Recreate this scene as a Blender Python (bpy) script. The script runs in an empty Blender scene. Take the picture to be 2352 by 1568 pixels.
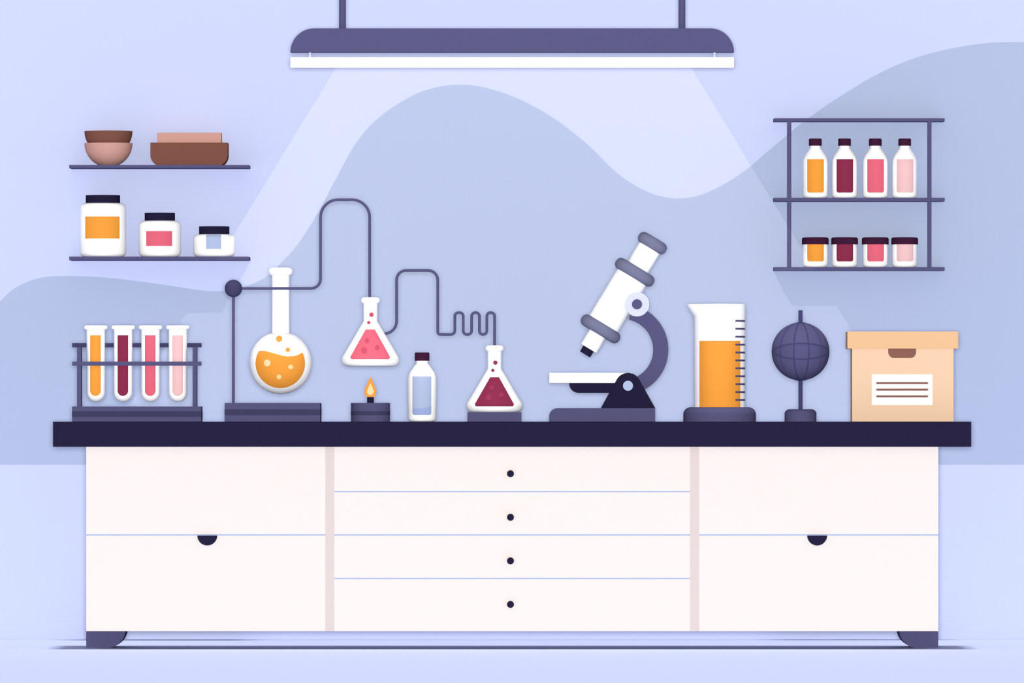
import bpy, bmesh, math
from mathutils import Vector

S = bpy.context.scene
COL = S.collection
PI = math.pi

# ------------------------------------------------------------------ measures
# The bench top is the eye level; D is how far the camera stands from the bench front.
D = 40.0
U = 0.00175                                  # metres per photo pixel on the bench front (y = 0)
CX, HZ = 1176.0, 968.0
FOOT_Y = 0.26
ZC = 519.0 * U * (D + FOOT_Y) / D            # height of the worktop (about 0.91 m)
WALL_Y = 1.8


def k(Y):
    return U * (D + Y) / D


def X(px, Y):
    return (px - CX) * k(Y)


def Z(py, Y):
    return ZC - (py - HZ) * k(Y)


def PY(z, Y):
    return HZ + (ZC - z) / k(Y)


# ------------------------------------------------------------------ materials
def lin(c):
    c /= 255.0
    return c / 12.92 if c <= 0.04045 else ((c + 0.055) / 1.055) ** 2.4


EXPO = 1.5
GAIN = {}


def mat(name, hexa, gain=1.0, rough=0.75, emit=0.0):
    m = bpy.data.materials.new(name)
    m.use_nodes = True
    b = m.node_tree.nodes['Principled BSDF']
    g = GAIN.get(name, gain)
    if isinstance(g, (int, float)):
        g = (g, g, g)
    rgb = [lin(int(hexa[i:i + 2], 16)) for i in (0, 2, 4)]
    rgb = [min(0.95, c / EXPO * q) for c, q in zip(rgb, g)]
    b.inputs['Base Color'].default_value = (*rgb, 1)
    b.inputs['Roughness'].default_value = rough
    b.inputs['Specular IOR Level'].default_value = 0.0
    if emit:
        b.inputs['Base Color'].default_value = (0, 0, 0, 1)
        b.inputs['Emission Color'].default_value = (*rgb, 1)
        b.inputs['Emission Strength'].default_value = emit
    m.diffuse_color = (*rgb, 1)
    return m


GAIN.update(lavender_wall_paint=(1.01, 1.0, 1.03), blue_wave_wall_paint=(1.02, 1.0, .94), lavender_floor=(1.21, 1.2, 1.23), slate_purple_enamel=(1.02, 1.02, .97),
            dark_slate_enamel=(1.0, 1.0, .97), navy_lacquer=(.95, .95, .88), white_glass=(1.38, 1.38, 1.37), warm_white_lacquer=(.94, .895, .835),
            pale_rose_lacquer=(.92, .89, .83), orange_liquid=(1.05, 1.03, 1.0), maroon_liquid=(1.01, 1.02, .98), pink_liquid=(1.0, 1.0, .96),
            blush_liquid=(1.04, 1.04, 1.0), pale_blue_tint=(1.05, 1.05, 1.01), blue_water=1.12, plum_plastic=(.98, .94, .94), brown_clay=(1.03, 1.03, .98),
            rosy_clay=(1.06, 1.06, 1.01), grey_violet_metal=(.95, .94, .88), ice_white_plastic=(.97, .96, .94), peach_cardboard=(.98, .97, .92),
            apricot_cardboard=(.95, .94, .89), brown_cutout=(.96, .96, .9), cream_bubble=(1.05, 1.02, .98))
M = dict(
    wall=mat('lavender_wall_paint', 'D5DEFF'),
    mural=mat('blue_wave_wall_paint', 'B8C6EB'),
    floor=mat('lavender_floor', 'D5DEFF'),
    purple=mat('slate_purple_enamel', '5C5A84'),
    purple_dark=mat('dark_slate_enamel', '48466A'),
    purple_line=mat('violet_line_paint', '4C497B'),
    navy=mat('navy_lacquer', '282442'),
    white=mat('white_glass', 'FDFDFD'),
    cabinet=mat('warm_white_lacquer', 'FEF9F8'),
    divider=mat('pale_rose_lacquer', 'ECE0DF'),
    carcass=mat('pale_blue_carcass', 'B7C6E6'),
    orange=mat('orange_liquid', 'FDA744'),
    maroon=mat('maroon_liquid', '923353'),
    pink=mat('pink_liquid', 'F36F86'),
    blush=mat('blush_liquid', 'FACBCE'),
    cream=mat('cream_bubble', 'FBE8B2'),
    rose=mat('rose_bubble', 'D85B71'),
    wine=mat('wine_bubble', 'A53B5D'),
    pale_blue=mat('pale_blue_tint', 'B8C6EB'),
    water=mat('blue_water', 'A2B2E4'),
    plum=mat('plum_plastic', '45213D'),
    brown=mat('brown_clay', '825549'),
    tan=mat('rosy_clay', 'D3A096'),
    grey=mat('grey_violet_metal', '8285A7'),
    ice=mat('ice_white_plastic', 'E5EBFA'),
    card=mat('peach_cardboard', 'FCD7B8'),
    card_lid=mat('apricot_cardboard', 'F9CA9D'),
    card_brown=mat('brown_cutout', '95665B'),
    flame=mat('flame_orange', 'FDA744', emit=1.0),
    flame_core=mat('flame_core', 'FBE8B2', emit=1.0),
    tube=mat('lit_tube', 'FEFEFE', emit=1.0),
    socket=mat('clear_clip', 'E2E8FF'),
)


# ------------------------------------------------------------------ objects
def props(o, label, cat, group):
    if label:
        o['label'] = label
    if cat:
        o['category'] = cat
    if group:
        o['group'] = group


def thing(name, label, cat, base, group=None):
    o = bpy.data.objects.new(name, None)
    o.empty_display_size = 0.03
    COL.objects.link(o)
    px, py, Y = base
    o.location = (X(px, Y), Y, Z(py, Y))
    props(o, label, cat, group)
    return o


def root_of(o):
    while o.parent:
        o = o.parent
    return o


def link(name, verts, faces, m, parent=None, base=None, smooth=False, bevel=0.0, label=None, cat=None, group=None, fmat=None):
    """one mesh object; verts in world metres"""
    if parent is not None:
        off = Vector(root_of(parent).location)
    elif base is not None:
        off = Vector((X(base[0], base[2]), base[2], Z(base[1], base[2])))
    else:
        off = Vector((0, 0, 0))
    me = bpy.data.meshes.new(name)
    me.from_pydata([tuple(Vector(v) - off) for v in verts], [], faces)
    for mm in (m if isinstance(m, (list, tuple)) else [m]):
        me.materials.append(mm)
    if fmat:
        for p, i in zip(me.polygons, fmat):
            p.material_index = i
    bm = bmesh.new()
    bm.from_mesh(me)
    bmesh.ops.remove_doubles(bm, verts=bm.verts, dist=1e-6)
    bmesh.ops.recalc_face_normals(bm, faces=bm.faces)
    bm.to_mesh(me)
    bm.free()
    if smooth:
        for p in me.polygons:
            p.use_smooth = True
        me.set_sharp_from_angle(angle=math.radians(35))
    o = bpy.data.objects.new(name, me)
    COL.objects.link(o)
    if parent is not None:
        o.parent = parent
    else:
        o.location = off
    if bevel:
        bv = o.modifiers.new('edge', 'BEVEL')
        bv.width = bevel
        bv.segments = 2
        bv.limit_method = 'ANGLE'
        bv.angle_limit = math.radians(50)
    props(o, label, cat, group)
    return o


def arc(cx, cy, r, a0, a1, n=8):
    """points in photo pixels, y down, degrees measured clockwise on screen from +x"""
    return [(cx + r * math.cos(math.radians(a0 + (a1 - a0) * i / n)),
             cy + r * math.sin(math.radians(a0 + (a1 - a0) * i / n))) for i in range(n + 1)]


def rrect(x0, y0, x1, y1, tl=0, tr=0, br=0, bl=0, n=8):
    p = []
    p += arc(x0 + tl, y0 + tl, tl, 180, 270, n) if tl else [(x0, y0)]
    p += arc(x1 - tr, y0 + tr, tr, 270, 360, n) if tr else [(x1, y0)]
    p += arc(x1 - br, y1 - br, br, 0, 90, n) if br else [(x1, y1)]
    p += arc(x0 + bl, y1 - bl, bl, 90, 180, n) if bl else [(x0, y1)]
    return p


def prism_geo(poly, Y0, Y1, Ym=None):
    """poly in photo pixels read at depth Ym (default the front), from depth Y0 to Y1"""
    Ym = Y0 if Ym is None else Ym
    n = len(poly)
    v = [(X(x, Ym), Y0, Z(y, Ym)) for x, y in poly] + [(X(x, Ym), Y1, Z(y, Ym)) for x, y in poly]
    f = [tuple(range(n)), tuple(range(2 * n - 1, n - 1, -1))]
    f += [(i, (i + 1) % n, n + (i + 1) % n, n + i) for i in range(n)]
    return v, f


def prism(name, poly, Y0, Y1, m, parent=None, Ym=None, bevel=0.0008, smooth=True, **kw):
    v, f = prism_geo(poly, Y0, Y1, Ym)
    return link(name, v, f, m, parent, smooth=smooth, bevel=bevel, **kw)


def box_geo(x0, y0, x1, y1, Y0, Y1, Ym=None):
    return prism_geo([(x0, y0), (x1, y0), (x1, y1), (x0, y1)], Y0, Y1, Ym)


def slab(name, x0, y0, x1, y1, Y0, Y1, m, parent=None, Ym=None, bevel=0.0008, **kw):
    v, f = box_geo(x0, y0, x1, y1, Y0, Y1, Ym)
    return link(name, v, f, m, parent, bevel=bevel, **kw)


def merge(parts):
    V, F = [], []
    for v, f in parts:
        o = len(V)
        V += list(v)
        F += [tuple(i + o for i in q) for q in f]
    return V, F


def lathe_geo(cx, Y, prof, n=64, shift=None):
    """prof: (radius px, photo y) along the surface; closed at both ends on the axis"""
    kk = k(Y)
    v, rings = [], []
    for r, y in prof:
        z = Z(y, Y)
        if r < 1e-4:
            rings.append([len(v)])
            v.append((X(cx, Y), Y, z))
        else:
            ring = []
            for i in range(n):
                a = 2 * PI * i / n
                dx = r * math.cos(a)
                if shift:
                    dx += shift(a, y)
                ring.append(len(v))
                v.append((X(cx + dx, Y), Y + r * kk * math.sin(a), z))
            rings.append(ring)
    f = []
    for a, b in zip(rings, rings[1:]):
        if len(a) == 1 and len(b) == 1:
            continue
        if len(a) == 1:
            f += [(a[0], b[i], b[(i + 1) % n]) for i in range(n)]
        elif len(b) == 1:
            f += [(a[i], b[0], a[(i + 1) % n]) for i in range(n)]
        else:
            f += [(a[i], b[i], b[(i + 1) % n], a[(i + 1) % n]) for i in range(n)]
    if len(rings[0]) > 1:
        f.append(tuple(rings[0]))
    if len(rings[-1]) > 1:
        f.append(tuple(reversed(rings[-1])))
    return v, f


def lathe(name, cx, Y, prof, m, parent=None, n=64, shift=None, **kw):
    v, f = lathe_geo(cx, Y, prof, n, shift)
    return link(name, v, f, m, parent, smooth=True, **kw)


def radius_at(prof, y, a=0, b=None):
    """largest outer radius of a profile at photo height y"""
    best = 0.0
    pr = prof[a:b]
    for (r0, y0), (r1, y1) in zip(pr, pr[1:]):
        lo, hi = min(y0, y1), max(y0, y1)
        if lo - 1e-6 <= y <= hi + 1e-6:
            t = 0.0 if hi - lo < 1e-9 else (y - y0) / (y1 - y0)
            best = max(best, r0 + (r1 - r0) * t)
    return best


def columns(poly, n):
    xs = [p[0] for p in poly]
    x0, x1 = min(xs), max(xs)
    cut = sorted(set([round(x, 4) for x in xs] + [round(x0 + (x1 - x0) * i / n, 4) for i in range(n + 1)]))
    out = []
    for x in cut:
        xx = min(max(x, x0 + 1e-3), x1 - 1e-3)
        ys = []
        for (ax, ay), (bx, by) in zip(poly, poly[1:] + poly[:1]):
            if min(ax, bx) - 1e-9 <= xx <= max(ax, bx) + 1e-9:
                if abs(bx - ax) < 1e-9:
                    ys += [ay, by]
                else:
                    ys.append(ay + (by - ay) * (xx - ax) / (bx - ax))
        if out and xx - out[-1][0] < 2e-3:
            continue
        out.append((xx, min(ys), max(ys)))
    return out


def patch_geo(poly, cx, Y, rad, lift, thick=0.006, n=18, rows=14):
    """a slice of whatever fills a round vessel, following the vessel's own front surface"""
    kk = k(Y)
    cs = columns(poly, n)
    fr, bk = [], []
    v = []
    for x, y0, y1 in cs:
        a, b = [], []
        for j in range(rows + 1):
            y = y0 + (y1 - y0) * j / rows
            R = rad(y)
            dy = math.sqrt(max(R * R - (x - cx) ** 2, 0.0)) * kk
            a.append(len(v))
            v.append((X(x, Y), Y - dy - lift, Z(y, Y)))
            b.append(len(v))
            v.append((X(x, Y), Y - dy - lift + thick, Z(y, Y)))
        fr.append(a)
        bk.append(b)
    f = []
    nc = len(cs)
    for i in range(nc - 1):
        for j in range(rows):
            f.append((fr[i][j], fr[i + 1][j], fr[i + 1][j + 1], fr[i][j + 1]))
            f.append((bk[i][j], bk[i][j + 1], bk[i + 1][j + 1], bk[i + 1][j]))
        f.append((fr[i][0], bk[i][0], bk[i + 1][0], fr[i + 1][0]))
        f.append((fr[i][rows], fr[i + 1][rows], bk[i + 1][rows], bk[i][rows]))
    for j in range(rows):
        f.append((fr[0][j], fr[0][j + 1], bk[0][j + 1], bk[0][j]))
        f.append((fr[-1][j], bk[-1][j], bk[-1][j + 1], fr[-1][j + 1]))
    return v, f


def patch(name, poly, cx, Y, rad, m, parent, lift=0.0012, n=18, rows=14, **kw):
    v, f = patch_geo(poly, cx, Y, rad, lift, n=n, rows=rows)
    return link(name, v, f, m, parent, smooth=True, **kw)


def disc(cx, cy, r, n=28):
    return [(cx + r * math.cos(2 * PI * i / n), cy + r * math.sin(2 * PI * i / n)) for i in range(n)]


def rounded_path(pts, radii, n=8):
    out = [Vector(pts[0])]
    for i in range(1, len(pts) - 1):
        p, a, b = Vector(pts[i]), Vector(pts[i - 1]), Vector(pts[i + 1])
        r = radii[i - 1]
        ua, ub = (a - p).normalized(), (b - p).normalized()
        c = p + (ua + ub) * r
        s, e = p + ua * r, p + ub * r
        for j in range(n + 1):
            t = j / n * PI / 2
            out.append(c + (s - c) * math.cos(t) + (e - c) * math.sin(t))
    out.append(Vector(pts[-1]))
    res = [out[0]]
    for q in out[1:]:
        if (q - res[-1]).length > 1e-3:
            res.append(q)
    return res


def sweep_geo(path, r, ns=14):
    """round bar of radius r (metres) along world points"""
    P = [Vector(p) for p in path]
    v, f, prev = [], [], None
    up = None
    for i, p in enumerate(P):
        t = (P[min(i + 1, len(P) - 1)] - P[max(i - 1, 0)]).normalized()
        if up is None:
            up = Vector((0, 1, 0)) if abs(t.y) < 0.9 else Vector((1, 0, 0))
        up = (up - t * up.dot(t)).normalized()
        side = t.cross(up)
        ring = []
        for j in range(ns):
            a = 2 * PI * j / ns
            ring.append(len(v))
            v.append(tuple(p + (up * math.cos(a) + side * math.sin(a)) * r))
        if prev:
            f += [(prev[j], prev[(j + 1) % ns], ring[(j + 1) % ns], ring[j]) for j in range(ns)]
        else:
            f.append(tuple(reversed(ring)))
        prev = ring
    f.append(tuple(prev))
    return v, f


def copy_thing(o, loc, label, swap=None):
    """copy of a thing with copies of its parts; swap: {part name: material}"""
    c = o.copy()
    COL.objects.link(c)
    c.location = loc
    c['label'] = label
    for ch in list(o.children):
        d = ch.copy()
        COL.objects.link(d)
        d.parent = c
        nm = ch.name.split('.')[0]
        if swap and nm in swap:
            d.material_slots[0].link = 'OBJECT'
            d.material_slots[0].material = swap[nm]
        for g in list(ch.children):
            e = g.copy()
            COL.objects.link(e)
            e.parent = d
    return c


# ------------------------------------------------------------------ the room
WAVE = [(-400, 1060), (-200, 850), (-80, 754), (0, 692), (26, 667), (60, 648), (100, 636.5), (135, 633.8), (172, 633.8), (210, 635), (250, 638),
        (300, 643.5), (350, 650), (400, 657.5), (430, 662), (460, 666.5), (487, 668.5), (515, 667.5), (540, 664), (562, 658.5), (585, 649.5), (610, 636.5), (636, 613),
        (661, 588), (680, 566), (700, 538), (720, 506), (740, 471), (760, 432), (780, 395), (800, 357), (820, 325), (840, 299.5), (860, 279), (880, 262), (900, 247.5),
        (930, 229), (960, 213.5), (990, 203.5), (1020, 197), (1055, 194.5), (1090, 196.5), (1130, 205), (1165, 216.5), (1200, 231), (1240, 251.5), (1280, 277),
        (1320, 307), (1360, 341), (1400, 381.5), (1420, 399), (1450, 420.5), (1480, 437), (1510, 448.5), (1540, 454.5), (1565, 455.4), (1595, 451.5), (1625, 441.5),
        (1660, 424.5), (1700, 399.5), (1726, 380), (1760, 350), (1800, 317), (1830, 291.5), (1870, 262), (1910, 234), (1950, 208.5), (1990, 184), (2030, 163),
        (2070, 145), (2110, 130.5), (2150, 119), (2190, 110.5), (2230, 103.5), (2270, 98.5), (2310, 96.5), (2330, 96.4), (2352, 97), (2500, 110), (2700, 170), (2900, 300)]


def wave(x):
    P = WAVE
    for i in range(len(P) - 1):
        if P[i][0] <= x <= P[i + 1][0]:
            break
    p0 = P[max(i - 1, 0)]
    p1, p2 = P[i], P[i + 1]
    p3 = P[min(i + 2, len(P) - 1)]
    h = p2[0] - p1[0]
    m1 = (p2[1] - p0[1]) / (p2[0] - p0[0])
    m2 = (p3[1] - p1[1]) / (p3[0] - p1[0])
    t = (x - p1[0]) / h
    return ((2 * t ** 3 - 3 * t ** 2 + 1) * p1[1] + (t ** 3 - 2 * t ** 2 + t) * h * m1
            + (-2 * t ** 3 + 3 * t ** 2) * p2[1] + (t ** 3 - t ** 2) * h * m2)


WTOP = 3.5
xs = [-3000, -400] + list(range(-396, 2900, 6)) + [2900, 5400]
v, f, fm = [], [], []
for x in xs:
    xx = min(max(x, -400), 2900)
    w = wave(xx)
    for z in (WTOP, Z(w, WALL_Y), Z(1067, WALL_Y), 0.0):
        v.append((X(x, WALL_Y), WALL_Y, z))
for i in range(len(xs) - 1):
    a, b = 4 * i, 4 * (i + 1)
    for j, mi in ((0, 0), (1, 1), (2, 0)):
        f.append((a + j, b + j, b + j + 1, a + j + 1))
        fm.append(mi)
nb = len(v)
xl, xr = X(xs[0], WALL_Y), X(xs[-1], WALL_Y)
v += [(xl, WALL_Y, WTOP), (xr, WALL_Y, WTOP), (xr, WALL_Y, 0), (xl, WALL_Y, 0)]
v += [(xl, WALL_Y + .12, WTOP), (xr, WALL_Y + .12, WTOP), (xr, WALL_Y + .12, 0), (xl, WALL_Y + .12, 0)]
f += [(nb + 4, nb + 7, nb + 6, nb + 5), (nb, nb + 4, nb + 5, nb + 1), (nb + 3, nb + 2, nb + 6, nb + 7),
      (nb, nb + 3, nb + 7, nb + 4), (nb + 1, nb + 5, nb + 6, nb + 2)]
fm += [0] * 5
w = link('wall_back', v, f, [M['wall'], M['mural']], fmat=fm)
w['kind'] = 'structure'
w['label'] = 'lavender back wall painted with a blue wave'

v, f = merge([([(-8, -6, 0), (8, -6, 0), (8, WALL_Y + .12, 0), (-8, WALL_Y + .12, 0),
                (-8, -6, -.1), (8, -6, -.1), (8, WALL_Y + .12, -.1), (-8, WALL_Y + .12, -.1)],
               [(0, 1, 2, 3), (4, 7, 6, 5), (0, 4, 5, 1), (1, 5, 6, 2), (2, 6, 7, 3), (3, 7, 4, 0)])])
o = link('floor', v, f, M['floor'])
o['kind'] = 'structure'
o['label'] = 'plain lavender floor'

# the narrow roof beam the lamp hangs from, above the picture
CEIL = 3.36
v, f = merge([([(-.9, .24, CEIL), (.9, .24, CEIL), (.9, .36, CEIL), (-.9, .36, CEIL),
                (-.9, .24, CEIL + .1), (.9, .24, CEIL + .1), (.9, .36, CEIL + .1), (-.9, .36, CEIL + .1)],
               [(3, 2, 1, 0), (4, 5, 6, 7), (0, 1, 5, 4), (1, 2, 6, 5), (2, 3, 7, 6), (3, 0, 4, 7)])])
o = link('ceiling', v, f, M['wall'])
o['kind'] = 'structure'

# ------------------------------------------------------------------ pendant lamp
LY = 0.30
t = thing('pendant_lamp', 'long slate purple pendant lamp with a white tube hanging above the bench', 'lamp', (1176.5, 154.8, LY))
prism('lamp_shade', arc(666.9 + 54.8, 119.8, 54.8, 180, 270, 16) + arc(1686 - 54.8, 119.8, 54.8, 270, 360, 16), LY - .04, LY + .04, M['purple'], t)
prism('lamp_tube', rrect(666.9, 130.9, 1686, 154.8), LY - .02, LY + .02, M['tube'], t, bevel=0.003, label='lit white tube')
for a, b in ((778.8, 794.5), (1558.5, 1574.1)):
    v, f = merge([sweep_geo([(X((a + b) / 2, LY), LY, Z(70, LY)), (X((a + b) / 2, LY), LY, CEIL)], (b - a) / 2 * k(LY), 20)])
    link('rod', v, f, M['purple'], t, smooth=True)
for a in (712, 1641):
    slab('tube_clip', a - 2, 117, a + 2, 133, LY - .008, LY + .008, M['socket'], t, bevel=0)

# ------------------------------------------------------------------ shelves on the wall
SY = WALL_Y - 0.215


def board_z(ytop, ybot):
    return Z(ytop, SY), Z(ybot, WALL_Y)


def board_geo(x0, x1, ytop, ybot):
    zt, zb = board_z(ytop, ybot)
    a, b = X(x0, SY), X(x1, SY)
    # the far edge follows the same world width
    v = [(a, SY, zt), (b, SY, zt), (b, WALL_Y, zt), (a, WALL_Y, zt), (a, SY, zb), (b, SY, zb), (b, WALL_Y, zb), (a, WALL_Y, zb)]
    return v, [(0, 1, 2, 3), (4, 7, 6, 5), (0, 4, 5, 1), (1, 5, 6, 2), (2, 6, 7, 3), (3, 7, 4, 0)]


v, f = board_geo(159, 572, 378.8, 388.5)
link('wall_shelf', v, f, M['purple'], base=(366, 388, SY), bevel=.0008, cat='shelf', group='plank shelves on the wall',
     label='slate purple wall shelf plank carrying the brown and rosy bowls')
v, f = board_geo(159, 572, 589.1, 598.8)
link('wall_shelf', v, f, M['purple'], base=(366, 598, SY), bevel=.0008, cat='shelf', group='plank shelves on the wall',
     label='slate purple wall shelf plank carrying three white jars with navy lids')

IY = WALL_Y - 0.108                          # things stand on the middle of a shelf
B1 = PY(board_z(378.8, 388.5)[0], IY)        # where a shelf's top shows at that depth
B2 = PY(board_z(589.1, 598.8)[0], IY)

# bowls: the brown one rests on the thick lip of the rosy one
R = 55.1
ang = math.degrees(math.asin((B1 - 328.8) / R)) if B1 - 328.8 < R else 89


def bowl_profile(rim, bottom, wall):
    a1 = math.asin(min(.999, (bottom - rim) / R))
    p = [(0, rim + (R - wall) * 0.97)]
    ri = R - wall
    p += [(ri * math.cos(a), rim + ri * math.sin(a)) for a in [1.35 - 1.35 * i / 14 for i in range(15)]]
    p += [(R * math.cos(a), rim + R * math.sin(a)) for a in [a1 * i / 18 for i in range(19)]]
    p += [(0, bottom)]
    return p


# outside of the bowl is drawn from its own wide rim to a flat foot
t = lathe('bowl', 249.1, IY, bowl_profile(328.8, B1, 7.9), M['tan'], base=(249.1, B1, IY), cat='bowl',
          group='bowls stacked on the upper shelf', label='rosy tan bowl standing on the upper wall shelf under a brown bowl')
lathe('bowl', 249.1, IY, bowl_profile(301.0, 349.5, 3.5), M['brown'], base=(249.1, 349.5, IY), cat='bowl',
      group='bowls stacked on the upper shelf', label='dark brown bowl nested inside the rosy tan bowl')


def dish_geo(x0, x1, ytop, ybot, Y0, Y1, rad, wall):
    """open-topped rectangular dish, rounded below, hollow above"""
    Ym = IY
    if rad:
        half = arc(x0 + rad, ytop + 28.2, rad, 180, 90, 10)
        half = [p for p in half if p[1] < ybot] + [(x0 + rad - math.sqrt(max(rad ** 2 - (ybot - ytop - 28.2) ** 2, 0)), ybot)]
    else:
        half = [(x0, ybot)]
    mir = [(x0 + x1 - x, y) for x, y in reversed(half)]
    outer = [(x0, ytop)] + half + mir + [(x1, ytop)]
    n = len(outer)
    v = [(X(x, Ym), Y0, Z(y, Ym)) for x, y in outer] + [(X(x, Ym), Y1, Z(y, Ym)) for x, y in outer]
    f = [tuple(range(n)), tuple(range(2 * n - 1, n - 1, -1))] + [(i, i + 1, n + i + 1, n + i) for i in range(n - 1)]
    kk = k(Ym)
    w = wall * kk
    a, b, zt, zb = X(x0, Ym), X(x1, Ym), Z(ytop, Ym), Z(ytop + 12, Ym)
    q = len(v)
    v += [(a + w, Y0 + w, zt), (b - w, Y0 + w, zt), (b - w, Y1 - w, zt), (a + w, Y1 - w, zt),
          (a + w, Y0 + w, zb), (b - w, Y0 + w, zb), (b - w, Y1 - w, zb), (a + w, Y1 - w, zb)]
    c0, c1, c2, c3 = 0, n - 1, 2 * n - 1, n
    f += [(c0, q, q + 1, c1), (c1, q + 1, q + 2, c2), (c2, q + 2, q + 3, c3), (c3, q + 3, q, c0),
          (q, q + 4, q + 5, q + 1), (q + 1, q + 5, q + 6, q + 2), (q + 2, q + 6, q + 7, q + 3), (q + 3, q + 7, q + 4, q), (q + 4, q + 7, q + 6, q + 5)]
    return v, f


v, f = dish_geo(347.3, 524, 328.8, B1, IY - .09, IY + .09, 26, 10)
link('serving_dish', v, f, M['brown'], base=(435.6, B1, IY), cat='dish',
     label='wide dark brown dish with rounded corners on the upper wall shelf')
v, f = dish_geo(362.4, 509, 305.8, 340.3, IY - .07, IY + .07, 0, 8)
link('tray', v, f, M['tan'], base=(435.6, 340.3, IY), cat='tray',
     label='rosy tan rectangular tray sitting in the wide brown dish')


# jars with navy lids
def jar(x0, x1, y0, lid, lab, mlab, label, lablabel):
    cx, r = (x0 + x1) / 2, (x1 - x0) / 2
    c = 11.0
    t = thing('jar', label, 'jar', (cx, B2, IY), 'white jars on the lower shelf')
    pr = [(0, y0)] + [(r - c + c * math.sin(a), y0 + c - c * math.cos(a)) for a in [PI / 2 * i / 8 for i in range(9)]]
    pr += [(r - c + c * math.cos(a), B2 - c + c * math.sin(a)) for a in [PI / 2 * i / 8 for i in range(9)]] + [(0, B2)]
    lathe('jar_body', cx, IY, pr, M['white'], t)
    lr = (lid[1] - lid[0]) / 2
    lathe('lid', cx, IY, [(0, lid[2]), (lr, lid[2]), (lr, y0 + .4), (0, y0 + .4)], M['navy'], t, label='navy lid')
    patch('jar_label', rrect(*lab), cx, IY, lambda y: r if y > y0 + 11 else radius_at(pr, max(y, y0 + .2)), mlab, t, label=lablabel)


jar(183.7, 289.2, 466.5, (197.1, 276.1, 448.3), (197.1, 498, 276.1, 548.4), M['orange'],
    'tallest white jar with navy lid and orange label on the lower shelf', 'orange paper label')
jar(319, 415.2, 507, (332.3, 401.9, 489), (337.2, 531.2, 396.8, 565.4), M['pink'],
    'medium white jar with navy lid and pink label on the lower shelf', 'pink paper label')
jar(444, 540, 538, (457.4, 526.9, 520), (474.8, 538.3, 509.2, 572.4), M['pale_blue'],
    'shortest white jar with navy lid and pale blue label on the lower shelf', 'pale blue paper label')

# open rack with three boards, shallower than the shelves
SY = WALL_Y - 0.145
IY = WALL_Y - 0.075
t = thing('shelf_rack', 'slate purple two-tier wall rack with bottles above and small pots below', 'shelf', (1973, 622.6, SY))
BR = [(271.4, 280.8), (454.2, 463.7), (613.2, 622.6)]
for a, b in BR:
    v, f = board_geo(1778, 2169.9, a, b)
    link('shelf_board', v, f, M['purple'], t, bevel=.0008)
for a, b in ((1808, 1817.4), (2130.2, 2139.6)):
    for (u0, u1), (l0, l1) in zip(BR, BR[1:]):
        zt, zb = board_z(u0, u1)[1], board_z(l0, l1)[0]
        v, f = box_geo(a, PY(zt, SY), b, PY(zb, SY), SY, SY + .02)
        link('post', v, f, M['purple'], t, bevel=.0008)
BT = PY(board_z(*BR[1])[0], IY)
BP = PY(board_z(*BR[2])[0], IY)
COLS = [('orange', 'orange'), ('maroon', 'maroon'), ('pink', 'pink'), ('blush', 'pale blush')]
CXS = [1872.6, 1939.8, 2010.4, 2077.9]


def bottle_profile(r, ytop, bottom, sx, sy, neck):
    """sx, sy scale the shoulder; neck radius"""
    p = [(0, ytop), (neck, ytop), (neck, ytop + 2.2 * sy), (neck - .8 * sx, ytop + 3.5 * sy)]
    p += [(r * .77, ytop + 19 * sy), (r * .855, ytop + 23.2 * sy), (r * .92, ytop + 27.5 * sy), (r * .965, ytop + 31.5 * sy), (r * .99, ytop + 35.5 * sy), (r, ytop + 40 * sy)]
    c = 7.5 * sx
    p += [(r - c + c * math.cos(a), bottom - c + c * math.sin(a)) for a in [PI / 2 * i / 8 for i in range(9)]] + [(0, bottom)]
    return p


cx = CXS[0]
pr = bottle_profile(28.5, 334.2, BT, 1, 1, 11.9)
bot = thing('bottle', 'white bottle of orange liquid with plum cap on the rack board', 'bottle', (cx, BT, IY), 'bottles on the wall rack')
lathe('bottle_body', cx, IY, pr, M['white'], bot)
lathe('cap', cx, IY, [(0, 318.2), (13, 318.2), (14.6, 319.8), (14.6, 334.8), (0, 334.8)], M['plum'], bot, label='plum screw cap')
patch('liquid', rrect(cx - 19.1, 365.9, cx + 19.1, 442.8, br=5, bl=5), cx, IY, lambda y: radius_at(pr, y), M['orange'], bot, label='coloured liquid seen through the bottle')
for i in (1, 2, 3):
    copy_thing(bot, (X(CXS[i], IY), IY, bot.location.z), 'white bottle of %s liquid with plum cap on the rack board' % COLS[i][1], {'liquid': M[COLS[i][0]]})

pot = thing('jam_pot', 'short white pot of orange filling with plum lid on the rack bottom board', 'pot', (cx, BP, IY), 'small pots on the wall rack')
c = 8
pp = [(0, 560), (28.5, 560)] + [(28.5 - c + c * math.cos(a), BP - c + c * math.sin(a)) for a in [PI / 2 * i / 8 for i in range(9)]] + [(0, BP)]
lathe('pot_body', cx, IY, pp, M['white'], pot)
lathe('lid', cx, IY, [(0, 545.3), (26.8, 545.3)] + [(26.8 + 4 * math.sin(a), 549.3 - 4 * math.cos(a)) for a in (.4, .8, 1.2, 1.57)] + [(30.8, 561.2), (0, 561.2)], M['plum'], pot, label='plum lid')
patch('filling', rrect(cx - 19.1, 560.9, cx + 19.1, 600.8, br=5, bl=5), cx, IY, lambda y: radius_at(pp, y), M['orange'], pot, label='coloured filling seen through the pot')
for i in (1, 2, 3):
    copy_thing(pot, (X(CXS[i], IY), IY, pot.location.z), 'short white pot of %s filling with plum lid on the rack bottom board' % COLS[i][1], {'filling': M[COLS[i][0]]})

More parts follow.
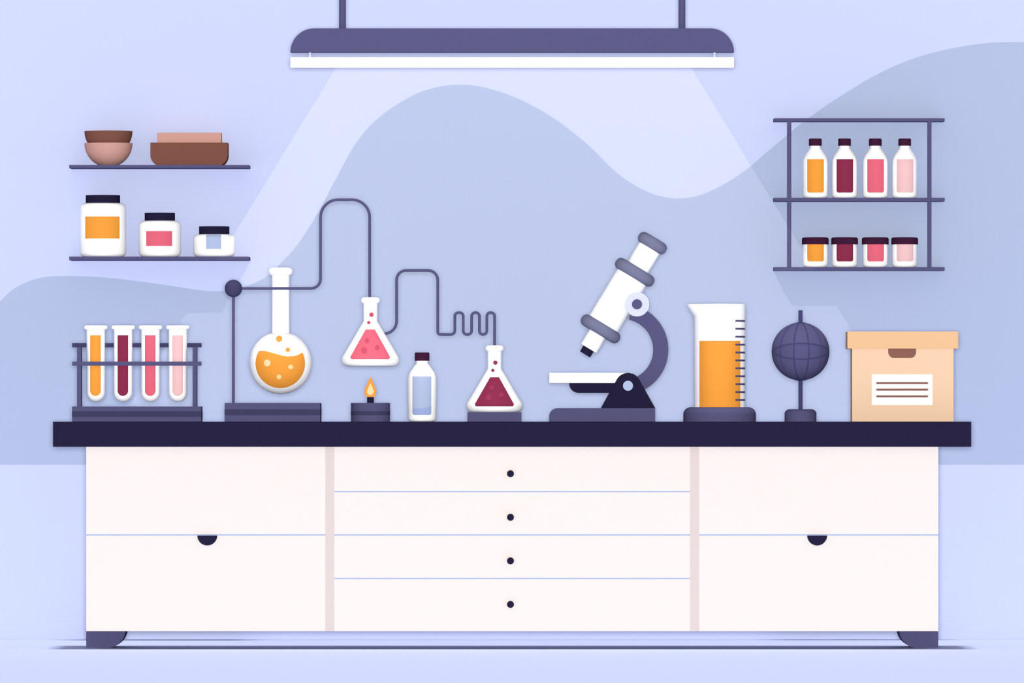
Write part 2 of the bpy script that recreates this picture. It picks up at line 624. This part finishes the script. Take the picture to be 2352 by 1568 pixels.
# ------------------------------------------------------------------ bench
OV = -.03                                     # overhang of the worktop in front of the doors
slab('worktop', 121.5, 968, 2231, 1025.9, OV, .62, M['navy'], base=(1176, 1025.9, 0), Ym=OV, bevel=.001, cat='worktop',
     label='long dark navy worktop slab lying across the white cabinets')
YT, YB = 1025.9, 1449.0
CT = PY(Z(1025.9, OV), 0)                  # underside of the worktop seen at the cabinet front


t = thing('cabinet', 'wide white cabinet of drawers and doors on two slate feet under the worktop', 'cabinet', (1176, 1487, FOOT_Y))


def side_unit(x0, x1, hx, fx, left):
    slab('carcass', x0, CT, x1, YB - 110, .02, .52, M['cabinet'], t, Ym=0, bevel=0)
    ex = x0 if left else x1 - 10
    slab('end_panel', ex, YB - 112, ex + 10, YB, .02, .52, M['cabinet'], t, Ym=0, bevel=0)
    slab('gap_strip', x0 + .3, 1220, x1 - .3, 1236, .003, .0195, M['carcass'], t, Ym=0, bevel=0, label='pale blue line between the two fronts')
    slab('upper_front', x0, CT, x1, 1226.4, 0, .02, M['cabinet'], t, bevel=0)
    d = slab('door', x0, 1229.6, x1, YB, 0, .02, M['cabinet'], t, bevel=0)
    prism('handle', arc(hx, 1229.6, 22.8, 0, 180, 20), -.012, .001, M['navy'], d, bevel=.001, label='navy half-round pull')
    if left:
        poly = [(fx[0], 1449), (fx[1], 1449)] + arc(fx[1] - 42, 1445.5, 42, 5, 90, 12) + [(fx[0], 1487.5)]
    else:
        poly = [(fx[0], 1449)] + [(fx[1], 1449), (fx[1], 1487.5)] + arc(fx[0] + 42, 1445.5, 42, 90, 175, 12)
    poly = [(x, min(y, 1487.0)) for x, y in poly]
    ztop = PY(Z(YB, 0), FOOT_Y)
    poly = [(x, ztop if y <= 1449 else y) for x, y in poly]
    prism('foot', poly, FOOT_Y, .52, M['purple'], t, label='slate purple foot with one rounded corner')


side_unit(198, 747, 476, (198, 288), True)
side_unit(1606, 2155, 1877, (2065, 2155), False)
slab('carcass', 768, CT, 1584.5, YB - 110, .02, .52, M['cabinet'], t, Ym=0, bevel=0)
for a, b in ((747, 768), (1584.5, 1606)):
    slab('divider_panel', a, CT, b, YB, 0, .02, M['divider'], t, Ym=0, bevel=0, label='pale rose upright panel')
ys = [CT, 1128.5, 1228, 1328, YB]
for i in range(4):
    a = ys[i] + (0 if i == 0 else 1.6)
    b = ys[i + 1] - (0 if i == 3 else 1.6)
    if i:
        slab('gap_strip', 768.3, ys[i] - 8, 1584.2, ys[i] + 8, .003, .0195, M['carcass'], t, Ym=0, bevel=0, label='pale blue line between two drawers')
    d = slab('drawer', 768, a, 1584.5, b, 0, .02, M['cabinet'], t, bevel=0)
    ky = 1087.5 + 100 * i
    kx, kz, kr = X(1172.5, 0), Z(ky, 0), 8.1 * U
    v, f = [], []
    prof = [(0.0, .001), (.6, .001), (.6, -.006), (.93, -.009), (1, -.013), (.93, -.017), (.6, -.02), (0, -.021)]
    rings = []
    for r, y in prof:
        ring = []
        for j in range(28):
            ang = 2 * PI * j / 28
            ring.append(len(v))
            v.append((kx + kr * max(r, 1e-3) * math.cos(ang), y, kz + kr * max(r, 1e-3) * math.sin(ang)))
        rings.append(ring)
    for p, q in zip(rings, rings[1:]):
        f += [(p[j], p[(j + 1) % 28], q[(j + 1) % 28], q[j]) for j in range(28)]
    f += [tuple(rings[0]), tuple(rings[-1])]
    link('knob', v, f, M['navy'], d, smooth=True, label='round navy knob')

# ------------------------------------------------------------------ test tube rack
TY = 0.30
TR = 21.0 * k(TY)
RY0, RY1 = TY - .075, TY + .075
t = thing('test_tube_rack', 'slate purple rack with rails holding four test tubes at the bench end', 'rack', (314.4, 968, TY))
slab('base', 165.5, 933.2, 462.3, 968, RY0, RY1, M['purple'], t)
slab('base_band', 165.2, 943.9, 462.6, 957.3, RY0 - .0008, RY1 + .0008, M['purple_dark'], t, bevel=0, label='darker band around the base')
fy1 = TY - TR
by0 = TY + TR
for a, b in ((177, 186.2), (442.5, 452)):
    slab('post', a, 797, b, 934, fy1 - .004, by0 + .012, M['purple'], t)
slab('rail', 165.5, 830.2, 463, 839.6, fy1 - .014, fy1 - .0016, M['purple'], t, label='front rail crossing the tubes')
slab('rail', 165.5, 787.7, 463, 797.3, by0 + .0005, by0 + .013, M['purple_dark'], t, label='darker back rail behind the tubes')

TX = [220, 282.9, 345.7, 408.6]
cx = TX[0]
pr = [(0, 780), (16, 780), (16, 749), (17, 747.1), (22, 747.1)] + [(22 + 4.85 * math.cos(a), 751.95 + 4.85 * math.sin(a)) for a in [-PI / 2 + PI * i / 10 for i in range(11)]]
pr += [(21, 757.2)] + [(21 * math.cos(a), 901.5 + 21 * math.sin(a)) for a in [PI / 2 * i / 12 for i in range(13)]]
tt = thing('test_tube', 'white test tube of orange liquid standing in the rack', 'test tube', (cx, 922.5, TY), 'test tubes in the rack')
lathe('glass_tube', cx, TY, pr, M['white'], tt)
lq = rrect(cx - 12.2, 769.8, cx + 12.2, 909.1, br=12.1, bl=12.1, n=10)
patch('liquid', lq, cx, TY, lambda y: 21.0 if y <= 901.5 else math.sqrt(max(21 ** 2 - (y - 901.5) ** 2, 0)), M['orange'], tt, lift=.0009, n=24, rows=90, label='coloured liquid column')
for i in (1, 2, 3):
    copy_thing(tt, (X(TX[i], TY), TY, tt.location.z), 'white test tube of %s liquid standing in the rack' % COLS[i][1], {'liquid': M[COLS[i][0]]})

# ------------------------------------------------------------------ flasks and tubing
GY = 0.26                                    # plane of the tubing
PR = 3.2 * k(GY)
FY = GY + 20.15 * k(GY) + PR                 # the round flask stands just behind the tube that clips it
t = thing('flask_stand', 'slate purple retort stand with upright rod and ball joint beside the round flask', 'stand', (626, 968, FY))
slab('base', 515.9, 925, 735.5, 968, GY - .09, GY + .17, M['purple'], t)
slab('base_band', 515.6, 939.6, 735.8, 953.2, GY - .0908, GY + .1708, M['purple_dark'], t, bevel=0, label='darker band around the base')
v, f = sweep_geo([(X(536.1, GY), GY, Z(926, GY)), (X(536.1, GY), GY, Z(665, GY))], 3.3 * k(GY))
link('rod', v, f, M['purple'], t, smooth=True)
lathe('ball_joint', 536.1, GY, [(20.1 * math.cos(a), 662.2 + 20.1 * math.sin(a)) for a in [-PI / 2 + PI * i / 24 for i in range(25)]], M['purple_dark'], t, label='dark ball joint')

path = rounded_path([(553, 662.2), (736.3, 662.2), (736.3, 458.5), (849.1, 458.5), (849.1, 692)], [22, 40.5, 40.5], 12)
v, f = sweep_geo([(X(p[0], GY), GY, Z(p[1], GY)) for p in path], PR)
link('delivery_tube', v, f, M['purple'], base=(553, 662.2, GY), smooth=True, cat='tube',
     label='tall slate purple bent tube from the ball joint down into the pink flask')

# first corner of the second tube is a quarter turn out of the flask's shoulder
arc0 = [(882.4 + 0 + 28.5 * math.sin(a), 737.5 + 28.5 * math.cos(a)) for a in [-.05 + (PI / 2 + .05) * i / 12 for i in range(13)]]
rest = rounded_path([(910.9, 730), (910.9, 620.9), (1005.5, 620.9), (1005.5, 767.8), (1044.7, 767.8), (1044.7, 717.6), (1064, 717.6), (1064, 767.8), (1083.3, 767.8),
                     (1083.3, 717.6), (1101.2, 717.6), (1101.2, 767.8), (1118.2, 767.8), (1118.2, 717.6), (1136, 717.6), (1136, 803)],
                    [22, 22, 6, 9, 8.5, 8.5, 8.5, 8.5, 8.5, 8.5, 8, 8, 8.4, 8.4], 8)
pts = [Vector(p) for p in arc0] + rest
v, f = sweep_geo([(X(p[0], GY), GY, Z(p[1], GY)) for p in pts], PR)
link('condenser_tube', v, f, M['purple'], base=(882, 767, GY), smooth=True, cat='tube',
     label='slate purple tube with three tight coils linking the pink and maroon flasks')

# round-bottomed flask
cx = 644.6
j0 = -math.acos(20.15 / 71.3)
pr = [(0, 660), (15, 660), (15, 617), (17, 614.6), (18.6, 614.6)] + [(18.6 + 9 * math.cos(a), 623.6 + 9 * math.sin(a)) for a in [-PI / 2 + PI * i / 12 for i in range(12)]]
pr += [(20.15, 632.4), (20.15, 833.2 + 71.3 * math.sin(j0))]
pr += [(71.3 * math.cos(a), 833.2 + 71.3 * math.sin(a)) for a in [j0 + (PI / 2 - j0) * i / 40 for i in range(1, 41)]]
rad = lambda y: math.sqrt(max(71.3 ** 2 - (y - 833.2) ** 2, 1))
t = thing('round_flask', 'white long-necked round flask of bubbling orange liquid behind the crossing tube', 'flask', (cx, 904.5, FY))
lathe('flask_body', cx, FY, pr, M['white'], t, n=96)
lc = (644.8, 834.5, 56.8)
wave_top = [(595.9, 806), (602, 805.5), (610, 806), (620.7, 808.6), (636.4, 813.1), (649.5, 816.7), (662.6, 818.8), (675.7, 817.8), (686.1, 814.9), (696, 809.7)]
a0 = math.atan2(809.7 - lc[1], 696 - lc[0])
a1 = math.atan2(806 - lc[1], 595.9 - lc[0])
low = [(lc[0] + lc[2] * math.cos(a), lc[1] + lc[2] * math.sin(a)) for a in [a0 + (2 * PI + a1 - a0) * i / 48 for i in range(49)]]
patch('liquid', wave_top + low[1:-1], cx, FY, rad, M['orange'], t, n=40, rows=24, label='orange liquid with a rippled surface')
for bx, by, br, mm in ((642.2, 778, 7.3, 'orange'), (662.6, 803.4, 5.2, 'orange'), (615.3, 833.7, 7.8, 'cream'), (669.1, 842.9, 5.3, 'cream'), (642.2, 865.6, 5.4, 'cream')):
    patch('bubble', disc(bx, by, br), cx, FY, rad, M[mm], t, lift=.0024, n=12, rows=6, label=mm + ' bubble')


def cone_flask(name, label, cx, rim, rimr, neck, neckbot, halfbot, bottom, cr, liq, mliq, lname, bub, mbub, bname):
    """Erlenmeyer flask"""
    rr = (rim[1] - rim[0]) / 2
    # slope tangent to the rounded bottom corner
    ccx, ccy = halfbot - cr, bottom - cr
    dx, dy = ccx - neck, ccy - neckbot
    dist = math.hypot(dx, dy)
    th = math.atan2(dy, dx) - math.asin(cr / dist)
    tx, ty = ccx + cr * math.sin(th), ccy - cr * math.cos(th)
    a0 = th - PI / 2
    pr = [(0, rim[1] + 30), (neck - 5, rim[1] + 30), (neck - 5, rim[0] + 2), (neck - 3, rim[0]), (rimr - rr, rim[0])]
    pr += [(rimr - rr + rr * math.cos(a), (rim[0] + rim[1]) / 2 + rr * math.sin(a)) for a in [-PI / 2 + PI * i / 12 for i in range(12)]]
    pr += [(neck, rim[1] - .2), (neck, neckbot), (tx, ty)]
    pr += [(ccx + cr * math.cos(a), ccy + cr * math.sin(a)) for a in [a0 + (PI / 2 - a0) * i / 12 for i in range(1, 13)]] + [(0, bottom)]
    t = thing(name, label, 'flask', (cx, bottom, GY), 'conical flasks')
    lathe('flask_body', cx, GY, pr, M['white'], t, n=96)

    def rad(y):
        return radius_at(pr, y, 4)
    (lt, lx0, lx1), (lb, bx0, bx1), lr = liq
    sl = (bx0 - lx0) / (lb - lt)
    poly = [(lx0, lt), (lx1, lt)]
    # rounded lower corners
    poly += [(bx1 - 1.2, lb - 7), (bx1 - .2, lb - 4.5), (bx1 - .8, lb - 2.2), (bx1 - 2.6, lb - .5), (bx1 - 5, lb)]
    poly += [(bx0 + 5, lb), (bx0 + 2.6, lb - .5), (bx0 + .8, lb - 2.2), (bx0 + .2, lb - 4.5), (bx0 + 1.2, lb - 7)]
    patch('liquid', poly, cx, GY, rad, M[mliq], t, n=36, rows=20, label=lname)
    for bx, by, br in bub:
        patch('bubble', disc(bx, by, br), cx, GY, rad, M[mbub], t, lift=.0026, n=12, rows=6, label=bname)
    return t


cone_flask('conical_flask', 'white conical flask of pink liquid held above the burner flame', 850.9, (682.4, 697), 21.9, 16.0, 737.3, 66.2, 840.9, 14.5,
           ((756.5, 840.4, 861.5), (824.9, 805.1, 896.7), 5), 'pink', 'pink liquid',
           [(853.5, 722.7, 5.2), (847.3, 740.9, 3.9), (843.6, 782, 5.4), (867.3, 798.4, 5.4), (837.1, 804.5, 7.2)], 'rose', 'rose bubble')
cone_flask('conical_flask', 'white conical flask of maroon liquid standing on a low slate block', 1135.8, (792.9, 807.1), 21.3, 15.8, 846.7, 64.9, 946.4, 14.0,
           ((866, 1125.8, 1146.2), (932.9, 1090.5, 1180.7), 5), 'maroon', 'maroon liquid',
           [(1137.8, 832.5, 5.1), (1132, 850.4, 3.8), (1129, 890.4, 5.3), (1151.6, 906.4, 5.3), (1122.2, 912.5, 7)], 'wine', 'wine red bubble')
prism('flask_block', rrect(1073.8, 946.4, 1197.8, 968), GY - .09, GY + .09, M['purple'], base=(1135.8, 968, GY), Ym=GY, cat='block',
      label='low slate purple block under the maroon flask')

# ------------------------------------------------------------------ burner
t = thing('burner', 'slate purple burner with an orange flame beneath the pink flask', 'burner', (850.9, 968, GY))
lathe('burner_body', 850.9, GY, [(0, 925), (44.85, 925), (44.85, 968), (0, 968)], M['purple'], t, n=96)
lathe('body_band', 850.9, GY, [(0, 944), (45.1, 944), (45.1, 953.2), (0, 953.2)], M['purple_dark'], t, n=96, label='darker band around the burner')
lathe('nozzle', 850.9, GY, [(0, 911), (7.7, 911), (7.7, 926), (0, 926)], M['navy'], t, label='navy nozzle')


def drop(cy, r, tip, n=16):
    """teardrop half-profile from the tip down to the bottom"""
    p = [(0, tip)]
    d = cy - tip
    th = math.asin(r / d)
    a0 = -th
    for i in range(1, 7):                     # gently bowed sides
        u = i / 7
        p.append((r * math.cos(th) * u ** .93, tip + (d - r * math.sin(th)) * u))
    p += [(r * math.cos(a), cy + r * math.sin(a)) for a in [a0 + (PI / 2 - a0) * i / n for i in range(n + 1)]]
    return p


fp = drop(899.6, 14.1, 865)
fl = lathe('flame', 850.9, GY, fp, M['flame'], t, label='orange teardrop flame')
ip = drop(898.9, 7.8, 879.7)
poly = [(850.9 + r, y) for r, y in ip] + [(850.9 - r, y) for r, y in reversed(ip[1:-1])]
v, f = patch_geo(poly, 850.9, GY, lambda y: radius_at(fp, y), .001, n=20)
link('flame_core', v, f, M['flame_core'], fl, smooth=True, label='pale yellow flame core')

# ------------------------------------------------------------------ bottle on the bench
BY = 0.26
cx = 969.5
t = thing('bottle', 'white bottle with plum cap and a little blue water standing on the worktop', 'bottle', (cx, 968, BY))
r = 32.4
pr = [(0, 827), (13.6, 827), (13.6, 831), (12.8, 833), (24.5, 849.5), (28, 854.5), (30.3, 859.5), (31.8, 865), (32.4, 871)]
c = 9
pr += [(r - c + c * math.cos(a), 968 - c + c * math.sin(a)) for a in [PI / 2 * i / 8 for i in range(9)]] + [(0, 968)]
lathe('bottle_body', cx, BY, pr, M['white'], t)
lathe('cap', cx, BY, [(0, 809.3), (15.5, 809.3), (16.7, 810.5), (16.7, 827.5), (16, 828.2), (0, 828.2)], M['plum'], t, label='plum screw cap')
rad = lambda y: radius_at(pr, y)
g = patch('window', rrect(947.3, 864.2, 990.9, 952.9, br=5, bl=5), cx, BY, rad, M['pale_blue'], t, label='pale blue clear strip')
top = [(947.3, 938), (955, 938.2), (963, 937.8), (971, 936.8), (979, 935.4), (985, 934.2), (990.9, 932.7)]
patch('water', top + arc(985.9, 947.9, 5, 0, 90) + arc(952.3, 947.9, 5, 90, 180), cx, BY, rad, M['water'], t, lift=.0024, label='deeper blue water')

# ------------------------------------------------------------------ microscope
MY = 0.32
t = thing('microscope', 'white tilted microscope with slate base, curved arm and flat stage', 'microscope', (1383, 968, MY))
prism('base', rrect(1261.7, 936.8, 1504.9, 968, tl=19.5), MY - .1, MY + .1, M['purple'], t)
# bracket: triangle with a round head
hx, hy, hr = 1442.4, 885.7, 29.7


def tangent(px, py, side):
    dx, dy = hx - px, hy - py
    d = math.hypot(dx, dy)
    a = math.atan2(dy, dx) + side * math.asin(hr / d)
    L = math.sqrt(d * d - hr * hr)
    return (px + L * math.cos(a), py + L * math.sin(a))


pl, pr_ = tangent(1380.2, 936.8, -1), tangent(1504.9, 936.8, 1)
al = math.degrees(math.atan2(pl[1] - hy, pl[0] - hx))
ar = math.degrees(math.atan2(pr_[1] - hy, pr_[0] - hx))
if al < 0:
    al += 360
if ar < 0:
    ar += 360
poly = [(1380.2, 937)] + arc(hx, hy, hr, al, ar if ar > al else ar + 360, 24) + [(1504.9, 937)]
br = prism('bracket', poly, MY - .1, MY - .04, M['navy'], t, label='navy triangular bracket with round head')
prism('pivot_pin', disc(1442.4, 885.7, 11.6, 32), MY - .106, MY - .09, M['pale_blue'], br, label='pale blue pivot pin')
prism('stage', rrect(1261.7, 856, 1452, 879.2), MY - .09, MY + .07, M['white'], t, label='flat white stage')
prism('stage_support', rrect(1307.7, 879.2, 1440, 901.8, bl=21.5), MY - .085, MY + .03, M['navy'], t, label='navy support under the stage')
arm = arc(1430.6, 802.4, 104.6, -78, 68, 40) + arc(1430.6, 802.4, 70.2, 68, -78, 40)
prism('arm', arm, MY - .025, MY + .03, M['purple'], t, label='curved slate arm')
TH = math.radians(31.2)
ux, uy = math.sin(TH), -math.cos(TH)          # up along the barrel, photo pixels
O = (1379.3, 755.0)


def barrel(name, prof, m, label=None, n=56):
    """prof: (radius px, distance px up the barrel from the lower collar)"""
    kk = k(MY)
    ax = Vector((ux, 0, -uy))
    e1 = Vector((math.cos(TH), 0, -math.sin(TH)))
    e2 = Vector((0, 1, 0))
    o0 = Vector((X(O[0], MY), MY, Z(O[1], MY)))
    v, rings = [], []
    for r, s in prof:
        ring = []
        for i in range(n):
            a = 2 * PI * i / n
            ring.append(len(v))
            v.append(tuple(o0 + ax * s * kk + (e1 * math.cos(a) + e2 * math.sin(a)) * max(r, .02) * kk))
        rings.append(ring)
    f = []
    for p, q in zip(rings, rings[1:]):
        f += [(p[i], p[(i + 1) % n], q[(i + 1) % n], q[i]) for i in range(n)]
    f += [tuple(rings[0]), tuple(rings[-1])]
    return link(name, v, f, m, t, smooth=True, label=label)


def collar_prof(s, half, th=27.4, c=12.6):
    h = th / 2
    p = [(0, s - h)] + [(half - c + c * math.sin(a), s - h + c - c * math.cos(a)) for a in [PI / 2 * i / 8 for i in range(9)]]
    p += [(half - c + c * math.cos(a), s + h - c + c * math.sin(a)) for a in [PI / 2 * i / 8 for i in range(9)]] + [(0, s + h)]
    return p


s2 = math.hypot(1457.9 - O[0], 625.1 - O[1])
s3 = math.hypot(1498.3 - O[0], 558.2 - O[1])
barrel('barrel', [(0, 5), (38.4, 5), (38.4, s2), (0, s2)], M['white'], 'white main barrel')
barrel('eyepiece_tube', [(0, s2), (27, s2), (27, s3), (0, s3)], M['white'], 'narrower white eyepiece tube')
barrel('objective', [(0, -52.5), (21.3, -52.5), (21.3, 0), (0, 0)], M['white'], 'short white objective')
barrel('lens_tip', [(0, -68.5), (13.6, -68.5), (13.6, -52.3), (0, -52.3)], M['navy'], 'navy lens tip')
barrel('collar', collar_prof(0, 50.6), M['grey'], 'grey violet collar at the objective')
barrel('collar', collar_prof(s2, 50.2), M['grey'], 'grey violet collar halfway up')
barrel('eyecup', collar_prof(s3, 36.3), M['grey'], 'grey violet eyecup')
kb = prism('focus_knob', disc(1463.2, 698.6, 28, 48), MY - .1, MY - .02, M['ice'], t, label='pale round focus knob')
prism('knob_hub', disc(1463.2, 698.6, 11.6, 32), MY - .108, MY - .09, M['purple'], kb, label='slate hub')

# ------------------------------------------------------------------ beaker
QY = 0.30
cx = 1652.8
c = 16.5
lathe('pedestal', cx, QY, [(0, 935)] + [(83.4 - c + c * math.sin(a), 935 + c - c * math.cos(a)) for a in [PI / 2 * i / 10 for i in range(11)]] + [(83.4, 968), (0, 968)],
      M['purple'], base=(cx, 968, QY), n=96, cat='pedestal', label='wide slate purple round pedestal with rounded top edge under the beaker')
t = thing('beaker', 'tall white measuring beaker of orange liquid with a pouring lip', 'beaker', (cx, 935, QY))
R0 = 58.7


def lip(a, y):
    if y >= 726.5:
        return 0.0
    q = max(0.0, -math.cos(a)) ** 6
    return -18.2 * min(1.0, (726.5 - y) / 28.3) * q


pr = [(0, 745), (R0 - 5, 745), (R0 - 5, 726), (R0 - 5, 712), (R0 - 5, 698.2)] + [(R0, 698.2)] + [(R0, 698.2 + 28.3 * i / 6) for i in range(1, 7)] + [(R0, 935), (0, 935)]
lathe('glass', cx, QY, pr, M['white'], t, n=96, shift=lip)
cyl = lambda y: R0
patch('liquid', rrect(1605.8, 783, 1699.7, 935), cx, QY, cyl, M['orange'], t, n=30, rows=10, label='orange liquid')
marks = [patch_geo(rrect(1688, 737.1 + 18.12 * i - 2.15, 1711.3, 737.1 + 18.12 * i + 2.15), cx, QY, cyl, .0024, n=12, rows=2) for i in range(11)]
v, f = merge(marks)
link('graduation_marks', v, f, M['purple'], t, smooth=True, label='eleven slate graduation marks')

# ------------------------------------------------------------------ globe
NY = 0.30
gx, gy, gr = 1838.7, 806.9, 66.4
t = thing('globe', 'small slate purple globe on a straight rod and round foot', 'globe', (gx, 968, NY))
c = 11
lathe('base', gx, NY, [(0, 939.6)] + [(36.6 - c + c * math.sin(a), 939.6 + c - c * math.cos(a)) for a in [PI / 2 * i / 8 for i in range(9)]] + [(36.6, 968), (0, 968)], M['purple'], t)
v, f = sweep_geo([(X(gx, NY), NY, Z(941, NY)), (X(gx, NY), NY, Z(712.2, NY))], 4.6 * k(NY), 20)
link('axis_rod', v, f, M['purple_line'], t, smooth=True, label='violet axis rod')
sp = lathe('sphere', gx, NY, [(gr * math.cos(a), gy + gr * math.sin(a)) for a in [-PI / 2 + PI * i / 40 for i in range(41)]], M['purple'], t, n=80)
lines = []
kk = k(NY)


def on_globe(x, y, back=1):
    d = math.hypot(x, y)
    yy = math.sqrt(max(gr * gr - d * d, 0))
    return (X(gx + x, NY), NY - back * yy * kk, Z(gy + y, NY))


for hw in (-47.6, -17.2, 17.2, 47.6):
    for back in (1, -1):
        lines.append(sweep_geo([on_globe(hw * math.cos(a), 66.2 * math.sin(a), back) for a in [-PI / 2 + PI * i / 48 for i in range(49)]], 1.55 * kk, 8))
for s in (1, -1):
    for back in (1, -1):
        lines.append(sweep_geo([on_globe(62 * math.cos(a), s * 18 * math.sin(a), back) for a in [PI * i / 48 for i in range(49)]], 1.55 * kk, 8))
v, f = merge(lines)
link('grid_lines', v, f, M['purple_line'], t, smooth=True, label='violet meridian and latitude lines')

# ------------------------------------------------------------------ cardboard box
XY = 0.16
dxs = (2072 - CX) * .28 / D                  # the near side of the box that shows past its front
t = thing('storage_box', 'peach cardboard archive box with apricot lid and lined label', 'box', (2072, 968, XY))
# open carton with thickness; the hand hole is a brown panel, its dark depth painted in
slab('box_body', 1954.3 + 2.5, 796, 2190.2, 968, XY, XY + .17, M['card'], t)
slab('lid', 1943.9 + 2.5, 761.2, 2201, 800.4, XY - .012, XY + .182, M['card_lid'], t, label='apricot lid')
prism('hand_hole_panel', rrect(2040.2, 799.8, 2104.1, 822, bl=13.5, br=13.5), XY - .0012, XY + .004, M['card_brown'], t, bevel=0, label='brown panel painted as the hand hole')
lb = slab('box_label', 2002.7, 859.6, 2141.6, 929.8, XY - .0015, XY + .002, M['white'], t, bevel=0, label='white paper label')
v, f = merge([box_geo(2012.7, a, 2131.6, b, XY - .0021, XY, XY) for a, b in ((877.1, 881.8), (892, 896.9), (907.6, 912.4))])
link('text_lines', v, f, M['card_brown'], lb, label='three brown lines on the label')

# ------------------------------------------------------------------ light
wd = bpy.data.worlds.new('soft_daylight')
S.world = wd
wd.use_nodes = True
bg = wd.node_tree.nodes['Background']
bg.inputs['Color'].default_value = (1, .985, .95, 1)
wt = wd.node_tree
wg = wt.nodes.new('ShaderNodeTexCoord')
ws = wt.nodes.new('ShaderNodeSeparateXYZ')
wt.links.new(wg.outputs['Generated'], ws.inputs[0])
wm = wt.nodes.new('ShaderNodeMapRange')          # y = -1 is the front, y = 0 the side
wm.inputs['From Min'].default_value = 0.0
wm.inputs['From Max'].default_value = -1.0
wm.inputs['To Min'].default_value = 0.09
wm.inputs['To Max'].default_value = 0.35
wt.links.new(ws.outputs['Y'], wm.inputs['Value'])
wa = wt.nodes.new('ShaderNodeMath')              # side glow added to lighten round edges and box sides
wa.operation = 'ABSOLUTE'
wt.links.new(ws.outputs['X'], wa.inputs[0])
wp = wt.nodes.new('ShaderNodeMath')
wp.operation = 'POWER'
wp.inputs[1].default_value = 3.0
wt.links.new(wa.outputs[0], wp.inputs[0])
wu = wt.nodes.new('ShaderNodeMath')
wu.operation = 'MULTIPLY_ADD'
wu.inputs[1].default_value = 0.42
wt.links.new(wp.outputs[0], wu.inputs[0])
wt.links.new(wm.outputs['Result'], wu.inputs[2])
wt.links.new(wu.outputs[0], bg.inputs['Strength'])

# fill lamp added at the camera to light fronts flatly, its shadows hidden
fl_ = bpy.data.lights.new('camera_fill', 'POINT')
fl_.energy = 0.70 * PI * 4 * PI * D * D
fl_.shadow_soft_size = 0.5
fo = bpy.data.objects.new('camera_fill', fl_)
COL.objects.link(fo)
fo.location = (0, -D, ZC + .1)

# fill sun added straight down to brighten the floor and tops
sl = bpy.data.lights.new('down_fill', 'SUN')
sl.energy = 0.55 * PI
sl.angle = math.radians(6)
so = bpy.data.objects.new('down_fill', sl)
COL.objects.link(so)
so.location = (0, 0, 6)

# unseen point lamp added for the pendant's beam; nodes cut an even, sharp-sided fan
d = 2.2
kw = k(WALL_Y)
ld = bpy.data.lights.new('pendant_beam', 'POINT')
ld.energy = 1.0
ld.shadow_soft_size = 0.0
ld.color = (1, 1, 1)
lo = bpy.data.objects.new('pendant_beam', ld)
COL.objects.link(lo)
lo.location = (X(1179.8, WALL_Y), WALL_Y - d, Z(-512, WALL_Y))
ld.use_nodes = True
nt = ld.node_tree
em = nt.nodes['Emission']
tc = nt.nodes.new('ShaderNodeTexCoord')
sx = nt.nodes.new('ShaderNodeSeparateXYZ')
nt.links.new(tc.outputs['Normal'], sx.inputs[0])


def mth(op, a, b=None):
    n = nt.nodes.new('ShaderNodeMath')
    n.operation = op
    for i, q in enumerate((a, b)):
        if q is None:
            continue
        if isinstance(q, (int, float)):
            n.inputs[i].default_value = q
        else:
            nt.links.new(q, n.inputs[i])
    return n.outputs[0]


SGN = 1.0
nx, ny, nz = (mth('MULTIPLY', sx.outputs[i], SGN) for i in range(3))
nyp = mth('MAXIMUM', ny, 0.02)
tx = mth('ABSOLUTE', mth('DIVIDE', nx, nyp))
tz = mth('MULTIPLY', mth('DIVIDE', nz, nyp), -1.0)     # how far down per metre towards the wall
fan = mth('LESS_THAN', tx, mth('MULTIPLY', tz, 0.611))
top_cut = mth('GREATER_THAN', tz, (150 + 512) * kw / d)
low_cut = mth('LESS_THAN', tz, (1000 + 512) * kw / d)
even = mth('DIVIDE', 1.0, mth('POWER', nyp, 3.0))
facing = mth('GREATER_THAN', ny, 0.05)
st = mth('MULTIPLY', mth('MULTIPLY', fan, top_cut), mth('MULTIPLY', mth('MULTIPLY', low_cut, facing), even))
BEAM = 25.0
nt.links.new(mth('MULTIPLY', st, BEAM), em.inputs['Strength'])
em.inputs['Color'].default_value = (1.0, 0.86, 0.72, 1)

# ------------------------------------------------------------------ camera
cd = bpy.data.cameras.new('camera')
cam = bpy.data.objects.new('camera', cd)
COL.objects.link(cam)
cam.location = (0, -D, ZC)
cam.rotation_euler = (PI / 2, 0, 0)
cd.sensor_fit = 'HORIZONTAL'
cd.sensor_width = 36
cd.lens = 36 * D / (2352 * U)
cd.shift_y = (HZ - 784) / 2352
cd.clip_start = 1
cd.clip_end = 200
S.camera = cam

S.view_settings.view_transform = 'Standard'
S.view_settings.look = 'None'
S.view_settings.gamma = 1
S.view_settings.use_curve_mapping = False
S.view_settings.exposure = math.log2(EXPO)
